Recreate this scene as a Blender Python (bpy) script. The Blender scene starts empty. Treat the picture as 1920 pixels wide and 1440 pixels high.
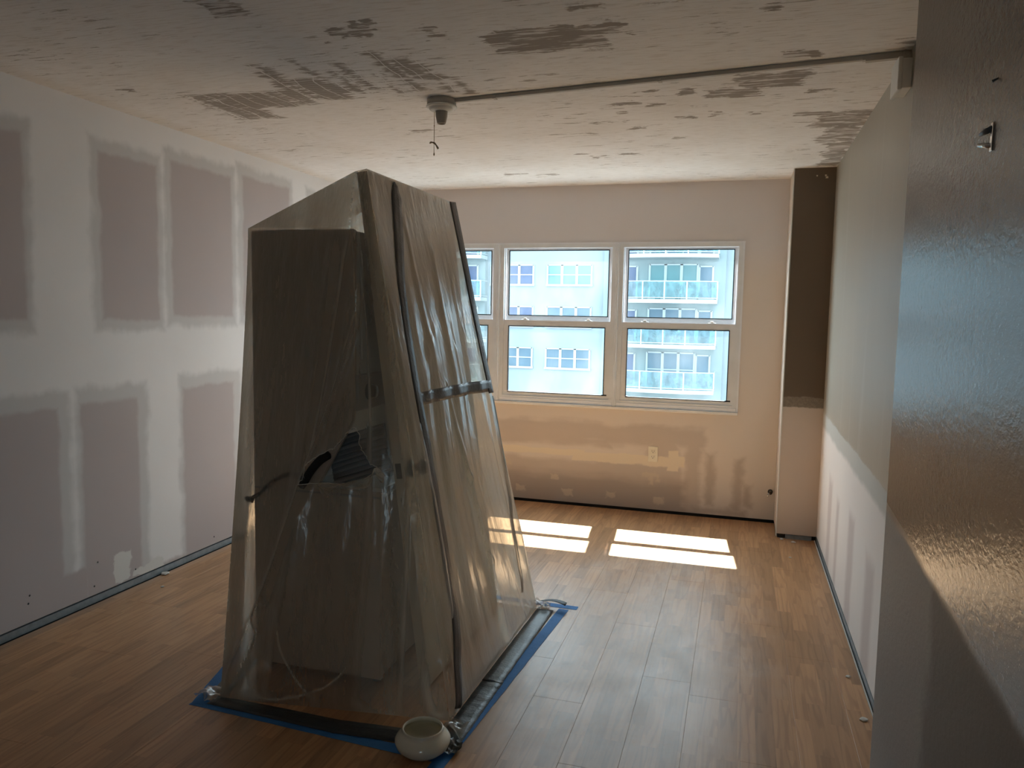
import bpy, bmesh, math, random
from mathutils import Vector, Matrix
from mathutils import noise as mnoise
random.seed(7)
C = bpy.context.scene.collection
SC = bpy.context.scene
H = 2.44
XL, XR, YB = -3.012, 0.548, 5.716
XC, YC = 0.293, 5.331
XF, YF = 0.359, 2.0
YN = -1.6                                    # wall behind the camera

# ---------------------------------------------------------------- camera
cam_d = bpy.data.cameras.new('camera'); cam = bpy.data.objects.new('camera', cam_d); C.objects.link(cam)
cam_d.sensor_width = 36; cam_d.lens = 1427.0 / 1920 * 36; cam_d.clip_start = .03; cam_d.clip_end = 400
pi_, ro_, ya_ = -0.0908447, 0.0185039, -0.2887312
cy, sy = math.cos(ya_), math.sin(ya_)
fw = Vector((sy * math.cos(pi_), cy * math.cos(pi_), math.sin(pi_)))
r0 = Vector((cy, -sy, 0)); u0 = r0.cross(fw)
rr = math.cos(ro_) * r0 + math.sin(ro_) * u0; uu = -math.sin(ro_) * r0 + math.cos(ro_) * u0
cam.matrix_world = Matrix(((rr.x, uu.x, -fw.x, 0), (rr.y, uu.y, -fw.y, 0), (rr.z, uu.z, -fw.z, 1.46527), (0, 0, 0, 1)))
SC.camera = cam
# ---------------------------------------------------------------- world, sun, exposure
w = bpy.data.worlds.new('sky'); SC.world = w; w.use_nodes = True
bg = w.node_tree.nodes['Background']
bg.inputs['Color'].default_value = (0.80, 0.905, 1.0, 1); bg.inputs['Strength'].default_value = 9.2
sun_d = bpy.data.lights.new('sun', 'SUN'); sun = bpy.data.objects.new('sun', sun_d); C.objects.link(sun)
sun_d.energy = 48.0; sun_d.angle = 0.009; sun_d.color = (1.0, 0.98, 0.94)
sun.rotation_euler = Vector((0.055, -0.64, -1.0)).to_track_quat('-Z', 'Y').to_euler()
por_d = bpy.data.lights.new('window_portal', 'AREA'); por = bpy.data.objects.new('window_portal', por_d); C.objects.link(por)
por_d.shape = 'RECTANGLE'; por_d.size = 2.8; por_d.size_y = 1.3; por_d.cycles.is_portal = True
por.location = (-1.36, YB + .12, 1.39); por.rotation_euler = (math.radians(-90), 0, 0)
por2_d = bpy.data.lights.new('added_window_portal', 'AREA'); por2 = bpy.data.objects.new('added_window_portal', por2_d); C.objects.link(por2)  # portal for the unseen window added behind the camera
por2_d.shape = 'RECTANGLE'; por2_d.size = .45; por2_d.size_y = .65; por2_d.cycles.is_portal = True
por2.location = (.125, YN - .10, .825); por2.rotation_euler = (math.radians(90), 0, 0)
SC.view_settings.view_transform = 'Standard'; SC.view_settings.look = 'None'
SC.view_settings.gamma = 1; SC.view_settings.use_curve_mapping = False
SC.view_settings.exposure = 0.0
SC.cycles.max_bounces = 16; SC.cycles.diffuse_bounces = 10; SC.cycles.transparent_max_bounces = 24
SC.cycles.transmission_bounces = 8; SC.cycles.glossy_bounces = 4
SC.cycles.sample_clamp_indirect = 8

# ---------------------------------------------------------------- node helper
class N:
    def __init__(s, name):
        s.m = bpy.data.materials.new(name); s.m.use_nodes = True; s.t = s.m.node_tree; s.n = s.t.nodes
        s.b = s.n['Principled BSDF']; s.out = s.n['Material Output']
        s.tc = s.n.new('ShaderNodeTexCoord'); s.geo = s.n.new('ShaderNodeNewGeometry')
        s.pos = s.geo.outputs['Position']
        x = s.n.new('ShaderNodeSeparateXYZ'); s.t.links.new(s.pos, x.inputs[0]); s.X, s.Y, s.Z = x.outputs
    def L(s, a, b): s.t.links.new(a, b)
    def put(s, v, sock):
        if isinstance(v, (int, float)): sock.default_value = v
        elif isinstance(v, (tuple, list)):
            sock.default_value = tuple(v) + ((1,) if len(v) == 3 and sock.type == 'RGBA' else ())
        else: s.L(v, sock)
    def M(s, op, a, b=0.0, c=None):
        n = s.n.new('ShaderNodeMath'); n.operation = op; s.put(a, n.inputs[0]); s.put(b, n.inputs[1])
        if c is not None: s.put(c, n.inputs[2])
        return n.outputs[0]
    def mix(s, f, a, b):
        n = s.n.new('ShaderNodeMix'); n.data_type = 'RGBA'; s.put(f, n.inputs[0]); s.put(a, n.inputs[6]); s.put(b, n.inputs[7]); return n.outputs[2]
    def step(s, v, lo, hi, a=0.0, b=1.0):
        n = s.n.new('ShaderNodeMapRange'); n.interpolation_type = 'SMOOTHSTEP'
        s.put(v, n.inputs[0]); s.put(lo, n.inputs[1]); s.put(hi, n.inputs[2]); s.put(a, n.inputs[3]); s.put(b, n.inputs[4]); return n.outputs[0]
    def noise(s, scale=5, detail=3, sc=(1, 1, 1), rough=.55, off=(0, 0, 0), src=None, rot=(0, 0, 0)):
        mp = s.n.new('ShaderNodeMapping'); s.L(src or s.pos, mp.inputs[0]); mp.inputs['Scale'].default_value = sc; mp.inputs['Location'].default_value = off
        mp.inputs['Rotation'].default_value = rot
        n = s.n.new('ShaderNodeTexNoise'); s.L(mp.outputs[0], n.inputs['Vector']); n.inputs['Scale'].default_value = scale
        n.inputs['Detail'].default_value = detail; n.inputs['Roughness'].default_value = rough; return n.outputs[0]
    def rects(s, a, b, L, jit=None):
        """signed distance to the union of rectangles (a0,a1,b0,b1)"""
        res = None
        for a0, a1, b0, b1 in L:
            da = s.M('SUBTRACT', s.M('ABSOLUTE', s.M('SUBTRACT', a, (a0 + a1) / 2)), (a1 - a0) / 2)
            db = s.M('SUBTRACT', s.M('ABSOLUTE', s.M('SUBTRACT', b, (b0 + b1) / 2)), (b1 - b0) / 2)
            d = s.M('MAXIMUM', da, db)
            res = d if res is None else s.M('MINIMUM', res, d)
        if jit is not None: res = s.M('ADD', res, jit)
        return res
    def bump(s, h, strength=.3, dist=.002):
        n = s.n.new('ShaderNodeBump'); n.inputs['Strength'].default_value = strength; n.inputs['Distance'].default_value = dist
        s.L(h, n.inputs['Height']); s.L(n.outputs[0], s.b.inputs['Normal']); return n.outputs[0]
    def set(s, col=None, rough=None, metal=None, spec=None, **k):
        if col is not None: s.put(col, s.b.inputs['Base Color'])
        if rough is not None: s.put(rough, s.b.inputs['Roughness'])
        if metal is not None: s.put(metal, s.b.inputs['Metallic'])
        if spec is not None: s.put(spec, s.b.inputs['Specular IOR Level'])
        for kk, v in k.items(): s.put(v, s.b.inputs[kk.replace('_', ' ')])
        return s.m

def simple(name, col, rough=.6, metal=0, var=.12, sc=8, bump=.15, spec=.5):
    n = N(name); f = n.noise(sc, 4)
    c = n.mix(f, [v * (1 - var) for v in col], [min(1, v * (1 + var)) for v in col])
    n.bump(n.noise(sc * 12, 3), bump, .001)
    return n.set(c, rough, metal, spec)

# ---------------------------------------------------------------- materials
def jit(n, a=.03, sc=6): return n.M('MULTIPLY', n.M('SUBTRACT', n.noise(sc, 5), .5), a)

def mat_left():
    n = N('left_wall_drywall')
    up = [(1.0, 2.62, 1.40, 2.21), (3.03, 3.42, 1.40, 2.22), (3.52, 4.045, 1.42, 2.27), (4.15, 4.67, 1.43, 2.30), (4.93, 5.35, 1.43, 2.28)]
    lo = [(1.0, 2.76, -.1, 1.0), (2.88, 3.245, -.1, 1.0), (3.58, 4.04, -.1, 1.02), (4.2, 5.0, -.1, 1.02), (2.7, 2.9, -.1, .2), (3.2, 3.6, -.1, .06)]
    brushed = n.M('ADD', jit(n, .05, 7), n.M('MULTIPLY', n.M('SUBTRACT', n.noise(30, 3, (1, 1, .12)), .5), .014))
    d = n.rects(n.Y, n.Z, up + lo, brushed)
    m1 = n.step(d, -.018, .012, 1, 0)
    grow = [(a - .045, b + .03, c - .05, e + .055) for a, b, c, e in up] + [(a - .02, b + .06, c, e + .07) for a, b, c, e in lo[:4]]
    d2 = n.rects(n.Y, n.Z, grow, n.M('MULTIPLY', brushed, 1.8))
    m2 = n.step(d2, -.02, .03, 1, 0)
    comp = n.mix(n.noise(2.2, 5), (.68, .655, .64), (.78, .755, .74))
    col = n.mix(m2, comp, (.56, .54, .525))
    dry = n.mix(n.noise(1.5, 3), (.43, .375, .365), (.48, .425, .41))
    col = n.mix(m1, col, dry)
    patch = n.step(n.rects(n.Y, n.Z, [(3.06, 3.17, .05, .2), (3.17, 3.4, .04, .09)], jit(n, .09, 14)), -.006, .006, 1, 0)
    col = n.mix(patch, col, (.66, .64, .60))
    n.bump(n.noise(60, 4, (1, 1, .3)), .12, .001)
    return n.set(col, .85, spec=.2)

def mat_back():
    n = N('back_wall_plaster')
    base = n.mix(n.noise(1.3, 3), (.68, .61, .545), (.74, .665, .60))
    upper = n.step(n.Z, 1.7, 2.05)
    base = n.mix(upper, base, (.70, .67, .67))
    hz = n.M('ADD', jit(n, .12, 3), n.M('MULTIPLY', n.M('SUBTRACT', n.noise(9, 5, (.25, 1, 1.6)), .5), .10))
    d = n.rects(n.X, n.Z, [(-2.6, -.36, -.1, .37), (-2.6, -.2, .49, .66), (-.36, -.22, .0, .62), (-2.2, -.9, .47, .56), (-.62, -.38, .42, .58)], hz)
    col = n.mix(n.step(d, -.03, .025, 1, 0), base, n.mix(n.noise(3, 4, (1, 1, 3)), (.54, .47, .415), (.60, .52, .46)))
    low = n.rects(n.X, n.Z, [(-2.6, -.34, -.1, .24)], hz)
    col = n.mix(n.step(low, -.05, .05, 1, 0), col, (.42, .36, .32))
    smear = n.rects(n.X, n.Z, [(-.20, -.13, .08, .48), (.0, .07, .05, .45), (.07, .13, .1, .26), (-.28, .1, .02, .07)], jit(n, .08, 12))
    col = n.mix(n.M('MULTIPLY', n.step(smear, -.03, .03, 1, 0), .75), col, (.46, .385, .33))
    pale = n.rects(n.X, n.Z, [(-2.3, -1.1, .385, .435), (-1.2, -.45, .355, .425), (-.47, -.40, .33, .475), (-.40, -.36, .37, .43)],
                   n.M('ADD', jit(n, .05, 7), n.M('MULTIPLY', n.M('SUBTRACT', n.noise(20, 4, (.2, 1, 1)), .5), .03)))
    col = n.mix(n.step(pale, -.006, .008, 1, 0), col, (.76, .67, .54))
    dabs = n.rects(n.X, n.Z, [(-1.64, -1.57, .085, .125), (-1.27, -1.20, .075, .115), (-.92, -.86, .09, .125), (-.56, -.49, .07, .11), (-1.36, -1.31, .20, .225),
                              (-1.75, -1.70, .29, .315), (-.66, -.56, .275, .30), (-.60, -.585, .22, .28), (-.55, -.535, .24, .29)], jit(n, .07, 22))
    col = n.mix(n.M('MULTIPLY', n.step(dabs, -.006, .012, 1, 0), .7), col, (.62, .54, .44))
    n.bump(n.noise(40, 4), .12, .001)
    return n.set(col, .75, spec=.25)

def mat_right():
    n = N('right_wall_paint')
    j = n.M('ADD', jit(n, .05, 5), jit(n, .015, 30))
    z = n.M('ADD', n.Z, n.M('ADD', j, n.M('MULTIPLY', n.M('SUBTRACT', n.Y, 4.0), -.015)))
    paint = n.mix(n.noise(2.5, 4, (1, 1, .25)), (.34, .31, .255), (.41, .375, .31))
    streak = n.step(n.noise(5, 5, (1, 2, .12)), .56, .72)
    paint = n.mix(n.M('MULTIPLY', streak, .35), paint, (.50, .48, .43))
    band = (.50, .49, .455)
    low = n.mix(n.noise(2, 4), (.70, .64, .61), (.76, .71, .67))
    strips = n.rects(n.Y, n.Z, [(4.30, 4.42, -.1, .5), (3.75, 3.95, -.1, .55), (3.2, 3.42, -.1, .5), (2.75, 2.95, -.1, .5), (4.62, 4.8, -.1, .55), (2.2, 2.5, -.1, .5)], jit(n, .07, 6))
    low = n.mix(n.step(strips, -.06, .04, 1, 0), low, (.56, .49, .465))
    c = n.mix(n.step(z, .735, .775), low, band)
    c = n.mix(n.step(z, .845, .853), c, paint)
    up = n.step(z, .845, .853)
    n.bump(n.noise(90, 3), .15, .001)
    return n.set(c, n.mix(up, (.85,) * 3, (.42,) * 3), spec=.35)

def mat_column():
    n = N('column_paint')
    z = n.M('ADD', n.Z, n.M('ADD', jit(n, .035, 9), jit(n, .012, 50)))
    base = n.mix(n.noise(2, 3), (.56, .475, .41), (.62, .53, .46))
    band = n.mix(n.noise(60, 4, (1, 1, 1)), (.14, .11, .085), (.34, .29, .235))
    brown = n.mix(n.noise(3, 3), (.135, .098, .068), (.16, .118, .082))
    c = n.mix(n.step(z, .885, .895), base, band)
    c = n.mix(n.step(z, .955, .962), c, brown)
    nick = n.step(n.rects(n.X, n.Z, [(.43, .437, 2.385, 2.392), (.485, .50, 2.372, 2.384), (.48, .492, 2.385, 2.395)], jit(n, .012, 90)), -.001, .001, 1, 0)
    c = n.mix(nick, c, (.7, .62, .5))
    front = n.step(n.Y, YC + .004, YC + .008)           # the narrow side towards the window is the pale wall colour
    c = n.mix(front, c, (.62, .54, .46))
    n.bump(n.noise(60, 4), .15, .001)
    return n.set(c, .6, spec=.35)

def mat_partition():
    n = N('partition_gloss_paint')
    tex = n.noise(75, 3, (1, .7, 1.15), .6)
    z = n.M('ADD', n.Z, n.M('ADD', jit(n, .03, 4), n.M('MULTIPLY', n.M('SUBTRACT', n.Y, 1.4), -.07)))
    m = n.step(z, .962, .992)
    paint = n.mix(n.noise(2, 4), (.125, .098, .078), (.15, .12, .095))
    smudge = n.step(n.noise(4, 4, (1, 1.5, .6), off=(3, 1, 0)), .62, .75)
    paint = n.mix(n.M('MULTIPLY', smudge, .3), paint, (.085, .068, .055))
    low = n.mix(n.noise(3, 4), (.30, .275, .26), (.36, .335, .315))
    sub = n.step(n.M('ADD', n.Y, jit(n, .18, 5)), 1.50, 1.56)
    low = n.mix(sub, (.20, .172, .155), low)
    c = n.mix(m, low, paint)
    n.bump(tex, .6, .0018)
    return n.set(c, n.mix(m, (.62,) * 3, (.27,) * 3), spec=.62)

def mat_ceiling():
    n = N('scraped_ceiling_plaster')
    # trowel streaks run along X, comb bands along Y
    streak = n.noise(16, 5, (.28, 2.6, 1)); fine = n.noise(34, 4, (.3, 3.2, 1), off=(5, 2, 0))
    base = n.mix(n.noise(1.7, 4), (.78, .775, .77), (.87, .865, .86))
    base = n.mix(n.M('MULTIPLY', n.step(fine, .48, .70), .42), base, (.50, .45, .40))
    base = n.mix(n.M('MULTIPLY', n.step(n.noise(1.1, 3, off=(4, 4, 0)), .5, .75), .3), base, (.62, .57, .50))
    j = n.M('ADD', jit(n, .10, 9), n.M('MULTIPLY', n.M('SUBTRACT', streak, .5), .22))
    band = n.noise(13, 2, (1.1, .05, 1), off=(1, 0, 0))       # bands running away from the window wall
    A = [(-2.5, -1.92, 3.02, 3.30), (-2.52, -2.25, 3.0, 3.48), (-1.68, -1.60, 2.80, 3.12), (-1.22, -1.15, 3.05, 3.3), (-1.40, -1.24, 2.75, 3.0), (-1.98, -1.88, 2.76, 3.0), (-2.0, -1.72, 2.9, 3.25), (-1.95, -1.86, 2.70, 3.2), (-1.76, -1.70, 2.68, 3.1),
         (-1.62, -1.54, 2.75, 3.14), (-1.50, -1.44, 2.9, 3.2), (-1.43, -1.34, 2.68, 3.19), (-1.30, -1.22, 2.84, 3.26), (-1.85, -1.62, 2.98, 3.18), (-1.44, -1.20, 2.96, 3.06)]
    dA = n.rects(n.X, n.Y, A, j)
    mA = n.M('MULTIPLY', n.step(dA, -.035, .0, 1, 0), n.step(n.M('ADD', n.M('MULTIPLY', band, .6), n.M('MULTIPLY', n.M('ADD', streak, fine), .45)), .635, .69))
    lines = n.step(n.M('ABSOLUTE', n.M('SUBTRACT', n.M('FRACT', n.M('ADD', n.M('MULTIPLY', n.X, 13.0), n.M('MULTIPLY', n.noise(2.5, 2), 2.2))), .5)), .462, .475)
    crossl = n.step(n.M('ABSOLUTE', n.M('SUBTRACT', n.M('FRACT', n.M('MULTIPLY', n.Y, 38.0)), .5)), .40, .45)
    mA = n.M('MULTIPLY', mA, n.M('SUBTRACT', 1.0, n.M('MULTIPLY', n.M('MAXIMUM', lines, n.M('MULTIPLY', crossl, .4)), .9)))
    B = [(-1.46, -1.27, 2.43, 2.53), (-1.35, -1.24, 2.40, 2.50), (-1.73, -1.58, 2.05, 2.26), (-1.12, -1.03, 2.50, 2.62),
         (-.92, -.5, 2.62, 2.84), (-.85, -.42, 2.6, 2.72), (-.05, .22, 3.27, 3.5), (-.2, .05, 3.45, 3.6), (-.30, -.22, 3.42, 3.52), (-.32, -.28, 3.3, 3.36), (.24, .34, 3.55, 3.6), (-.44, -.36, 3.62, 3.65), (-.26, -.2, 3.70, 3.72), (-.6, -.52, 4.05, 4.08), (-.38, -.33, 4.3, 4.33), (-1.0, -.93, 3.7, 3.74), (-.62, -.56, 3.72, 3.75), (-1.02, -.94, 4.6, 4.66), (-.9, -.8, 4.72, 4.75), (.10, .24, 3.04, 3.12),
         (-.72, -.61, 4.66, 4.72), (-.17, -.09, 3.83, 3.90), (-.35, -.26, 3.87, 3.92), (.0, .06, 3.86, 3.92), (-1.73, -1.6, 3.85, 3.88),
         (.47, .56, 3.0, 3.06), (-1.62, -1.45, 5.17, 5.2), (-1.4, -1.28, 5.22, 5.27), (-.6, -.5, 3.55, 3.6), (-.5, -.4, 3.4, 3.45), (-2.72, -2.64, 2.87, 2.93), (-.75, -.6, 3.9, 3.93), (-.95, -.8, 4.1, 4.13),
         (.20, .56, 3.92, 4.0), (.30, .56, 4.0, 4.25), (.36, .56, 4.25, 4.6), (.42, .56, 4.6, 5.3), (-.56, -.46, 2.44, 2.48), (.02, .08, 2.6, 2.63)]
    jb_ = n.M('ADD', n.M('ADD', jit(n, .16, 7), jit(n, .08, 24)), n.M('MULTIPLY', n.M('SUBTRACT', streak, .5), .14))
    dB = n.rects(n.X, n.Y, B, jb_)
    mB = n.M('MULTIPLY', n.step(dB, -.014, .0, 1, 0), n.step(n.noise(26, 4, (.3, 2.2, 1), off=(2, 0, 0)), .40, .50, .2, 1))
    sc = n.M('MULTIPLY', n.step(n.noise(9, 6, (.6, 3.5, 1), off=(8, 0, 0), rough=.7), .585, .62), n.step(n.noise(1.6, 3, off=(3, 3, 0)), .40, .58))
    m = n.M('MAXIMUM', n.M('MAXIMUM', mA, mB), n.M('MULTIPLY', sc, .75))
    dark = n.mix(n.noise(6, 4), (.30, .27, .245), (.38, .345, .31))
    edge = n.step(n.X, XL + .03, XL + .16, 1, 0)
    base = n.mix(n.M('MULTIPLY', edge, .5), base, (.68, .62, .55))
    n.bump(n.M('ADD', n.M('MULTIPLY', m, -.9), n.M('MULTIPLY', fine, .8)), .5, .002)
    return n.set(n.mix(m, base, dark), .9, spec=.15)

def mat_floor():
    n = N('oak_laminate_print')
    W = .1915 / 3
    br = n.n.new('ShaderNodeTexBrick')
    mp = n.n.new('ShaderNodeMapping'); n.L(n.pos, mp.inputs[0]); mp.inputs['Rotation'].default_value = (0, 0, math.radians(90)); mp.inputs['Location'].default_value = (0, -XL, 0)
    n.L(mp.outputs[0], br.inputs['Vector']); br.inputs['Scale'].default_value = 1; br.inputs['Brick Width'].default_value = .36; br.inputs['Row Height'].default_value = W
    br.inputs['Mortar Size'].default_value = .0004; br.inputs['Mortar Smooth'].default_value = .2; br.inputs['Bias'].default_value = 0
    br.offset = .37; br.inputs['Color1'].default_value = (0, 0, 0, 1); br.inputs['Color2'].default_value = (1, 1, 1, 1); br.inputs['Mortar'].default_value = (.5, .5, .5, 1)
    v = n.n.new('ShaderNodeSeparateColor'); n.L(br.outputs['Color'], v.inputs[0]); v = v.outputs[0]
    off = n.n.new('ShaderNodeCombineXYZ'); n.L(n.M('MULTIPLY', v, 3.1), off.inputs[0]); n.L(n.M('MULTIPLY', v, 17.0), off.inputs[1])
    ad = n.n.new('ShaderNodeVectorMath'); ad.operation = 'ADD'; n.L(n.pos, ad.inputs[0]); n.L(off.outputs[0], ad.inputs[1])
    grain = n.noise(7, 5, (9, .32, 1), .6, src=ad.outputs[0])
    fine = n.noise(30, 3, (10, .4, 1), .6, src=ad.outputs[0])
    big = n.noise(2.4, 2, (5.5, .42, 1), .4, src=ad.outputs[0])
    rings = n.M('SINE', n.M('MULTIPLY', big, 46.0))
    c = n.mix(grain, (.34, .175, .080), (.56, .32, .165))
    c = n.mix(n.M('MULTIPLY', n.step(rings, .2, 1.0), .34), c, (.24, .115, .055))
    c = n.mix(n.M('MULTIPLY', n.step(fine, .55, .75), .3), c, (.22, .11, .055))
    tone = n.n.new('ShaderNodeHueSaturation'); n.L(c, tone.inputs['Color']); n.L(n.M('ADD', .80, n.M('MULTIPLY', v, .36)), tone.inputs['Value'])
    c = n.mix(n.M('MULTIPLY', br.outputs['Fac'], .35), tone.outputs[0], (.16, .08, .04))
    # plaster dust trodden over the middle of the floor
    dd = n.rects(n.X, n.Y, [(-.85, -.1, 2.4, 3.9), (-.7, .1, 3.2, 4.6)], n.M('ADD', jit(n, .9, 1.7), jit(n, .3, 9)))
    dust = n.M('MULTIPLY', n.step(dd, -.3, .25, 1, 0), n.step(n.noise(5, 6, (1, .6, 1), rough=.7), .35, .7, .06, .38))
    sp = n.M('MULTIPLY', n.step(n.noise(14, 5, (1, 1, 1), off=(3, 7, 0), rough=.6), .73, .745), .5)
    dust = n.M('MAXIMUM', dust, sp)
    c = n.mix(dust, c, (.60, .52, .45))
    n.bump(n.M('ADD', fine, n.M('MULTIPLY', n.noise(3, 2), 1.0)), .10, .0006)
    return n.set(c, n.M('ADD', .36, n.M('MULTIPLY', dust, .3)), spec=.42)

def mat_sheet():
    n = N('polyethylene_film')
    for x in list(n.n):
        if x == n.b: n.n.remove(x)
    tr = n.n.new('ShaderNodeBsdfTransparent'); tr.inputs[0].default_value = (.95, .92, .86, 1)
    tl = n.n.new('ShaderNodeBsdfTranslucent'); tl.inputs[0].default_value = (.84, .79, .70, 1)
    df = n.n.new('ShaderNodeBsdfDiffuse'); df.inputs[0].default_value = (.74, .68, .60, 1)
    gl = n.n.new('ShaderNodeBsdfGlossy'); gl.inputs['Roughness'].default_value = .19; gl.inputs[0].default_value = (1, 1, 1, 1)
    wr = n.M('ADD', n.M('MULTIPLY', n.noise(5, 4, (1.6, 1.6, .35), .6), 1.0), n.M('MULTIPLY', n.noise(22, 3, (1.5, 1.5, .5), .6), .22))
    bp = n.n.new('ShaderNodeBump'); bp.inputs['Strength'].default_value = .8; bp.inputs['Distance'].default_value = .012; n.L(wr, bp.inputs['Height'])
    for s_ in (tl, df, gl): n.L(bp.outputs[0], s_.inputs['Normal'])
    lw = n.n.new('ShaderNodeLayerWeight'); lw.inputs['Blend'].default_value = .5; n.L(bp.outputs[0], lw.inputs['Normal'])
    dens = n.M('ADD', .27, n.M('MULTIPLY', n.M('POWER', lw.outputs['Facing'], 1.3), .68))
    dens = n.M('ADD', dens, n.M('MULTIPLY', n.M('SUBTRACT', n.noise(3, 4, (1.5, 1.5, .3)), .5), .16))
    m1 = n.n.new('ShaderNodeMixShader'); m1.inputs[0].default_value = .36; n.L(tl.outputs[0], m1.inputs[1]); n.L(df.outputs[0], m1.inputs[2])
    m2 = n.n.new('ShaderNodeMixShader'); n.L(dens, m2.inputs[0]); n.L(tr.outputs[0], m2.inputs[1]); n.L(m1.outputs[0], m2.inputs[2])
    fr = n.n.new('ShaderNodeFresnel'); fr.inputs[0].default_value = 1.45; n.L(bp.outputs[0], fr.inputs['Normal'])
    m3 = n.n.new('ShaderNodeMixShader'); n.L(n.M('MINIMUM', n.M('MULTIPLY', fr.outputs[0], 1.1), .6), m3.inputs[0]); n.L(m2.outputs[0], m3.inputs[1]); n.L(gl.outputs[0], m3.inputs[2])
    n.L(m3.outputs[0], n.out.inputs[0])
    return n.m

def mat_glass(name, tint, refl=.08, film=0.0, filmcol=(.8, .9, .95)):
    n = N(name); n.n.remove(n.b)
    tr = n.n.new('ShaderNodeBsdfTransparent'); tr.inputs[0].default_value = tuple(tint) + (1,)
    gl = n.n.new('ShaderNodeBsdfGlossy'); gl.inputs['Roughness'].default_value = .03
    m = n.n.new('ShaderNodeMixShader'); m.inputs[0].default_value = refl
    n.L(tr.outputs[0], m.inputs[1]); n.L(gl.outputs[0], m.inputs[2])
    o = m
    if film:
        df = n.n.new('ShaderNodeBsdfTranslucent'); df.inputs[0].default_value = tuple(filmcol) + (1,)
        o = n.n.new('ShaderNodeMixShader')
        n.L(n.M('MULTIPLY', n.step(n.noise(3, 5, (1, 1, .5)), .3, .8), film), o.inputs[0]); n.L(m.outputs[0], o.inputs[1]); n.L(df.outputs[0], o.inputs[2])
    n.L(o.outputs[0], n.out.inputs[0]); return n.m

def mat_tape(name, col, rough, spec=.5):
    n = N(name); n.bump(n.M('ADD', n.noise(28, 4, (1, 1, .6)), n.noise(110, 2)), .7, .002)
    c = n.mix(n.noise(12, 4), [v * .8 for v in col], [v * 1.25 for v in col]); return n.set(c, rough, spec=spec)

M = dict(
    left=mat_left(), back=mat_back(), right=mat_right(), column=mat_column(), partition=mat_partition(), ceiling=mat_ceiling(), floor=mat_floor(),
    sheet=mat_sheet(),
    near=simple('near_wall_paint', (.68, .66, .62), .8),
    frame=simple('window_frame_paint', (.74, .765, .79), .45, bump=.05),
    sash=simple('sash_white_vinyl', (.80, .82, .86), .4, bump=.05),
    gasket=simple('black_gasket', (.012, .013, .015), .6),
    latch=simple('white_latch', (.85, .85, .85), .35),
    pane=mat_glass('window_pane', (.90, .975, .99), .03, .04, (.5, .55, .58)),
    marble=simple('marble_sill', (.78, .76, .74), .22, var=.08, sc=20, bump=.02),
    track=simple('galvanised_track', (.24, .265, .28), .5, .6, .35, 30, .3),
    gap=simple('dark_gap', (.02, .018, .016), .9),
    mortar=simple('mortar_crumbs', (.62, .60, .56), .9, var=.2, sc=60, bump=.6),
    enamel=simple('appliance_enamel', (.50, .43, .365), .35, var=.05, bump=.03),
    enamel_g=simple('appliance_grey_enamel', (.55, .57, .58), .35, var=.05, bump=.03),
    panel=simple('control_panel', (.30, .31, .32), .35, bump=.03),
    knob=simple('dark_knob', (.05, .055, .06), .35, bump=.03),
    ribs=simple('dark_ribbed_plastic', (.24, .25, .26), .45, bump=.1),
    black=simple('black_rubber', (.008, .008, .009), .55),
    cordw=simple('white_cord', (.72, .68, .6), .5),
    door=simple('door_paint', (.56, .50, .40), .5, var=.05, sc=3, bump=.08),
    doorknob=simple('dark_door_knob', (.035, .028, .02), .35, .3),
    duct=mat_tape('grey_duct_tape', (.066, .057, .050), .36, .5),
    zip=simple('olive_zipper_edge', (.13, .135, .11), .6),
    floorduct=mat_tape('black_tape', (.028, .030, .032), .42, .5),
    blue=mat_tape('blue_masking_tape', (.045, .17, .42), .7, .2),
    holder=simple('grey_lampholder', (.50, .50, .47), .4, bump=.05),
    socket=simple('porcelain_socket', (.34, .31, .27), .4, bump=.05),
    conduit=simple('conduit_paint', (.46, .43, .38), .55, bump=.2),
    boxw=simple('white_raceway', (.72, .71, .67), .5, bump=.05),
    brass=simple('pull_chain', (.28, .22, .14), .4, .6),
    outlet=simple('ivory_outlet', (.80, .75, .62), .4, bump=.03),
    slot=simple('outlet_slot', (.05, .04, .03), .8),
    chrome=simple('chrome', (.75, .73, .70), .15, 1, .03, 8, .02),
    screw=simple('drywall_screw', (.02, .02, .02), .6),
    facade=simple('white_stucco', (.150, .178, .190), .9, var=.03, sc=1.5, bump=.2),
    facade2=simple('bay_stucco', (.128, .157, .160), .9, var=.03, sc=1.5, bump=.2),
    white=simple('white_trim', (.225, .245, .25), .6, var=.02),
    ground=simple('outside_ground', (.15, .145, .14), .95, sc=.3),
    roomdark=simple('far_room', (.30, .40, .46), .7),
    gwin=simple('far_glass_blue', (.06, .095, .125), .4, bump=.0, spec=.12, var=.25, sc=.9),
    gwin2=simple('far_glass_teal', (.075, .14, .148), .4, bump=.0, spec=.12, var=.15, sc=1.2),
    gwin3=simple('far_glass_violet', (.045, .062, .11), .4, bump=.0, spec=.12, var=.25, sc=1.6),
    rail=mat_glass('teal_rail_glass', (.50, .80, .84), .06, .30, (.10, .22, .24)),
)
def mat_bowl():
    n = N('opal_glass'); n.bump(n.noise(9, 2), .05, .001)
    return n.set(n.mix(n.noise(6, 3), (.66, .62, .50), (.74, .70, .58)), .22, spec=.6, Subsurface_Weight=.25, Subsurface_Radius=(.02, .02, .015), Coat_Weight=.3)
M['bowl'] = mat_bowl()

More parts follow.
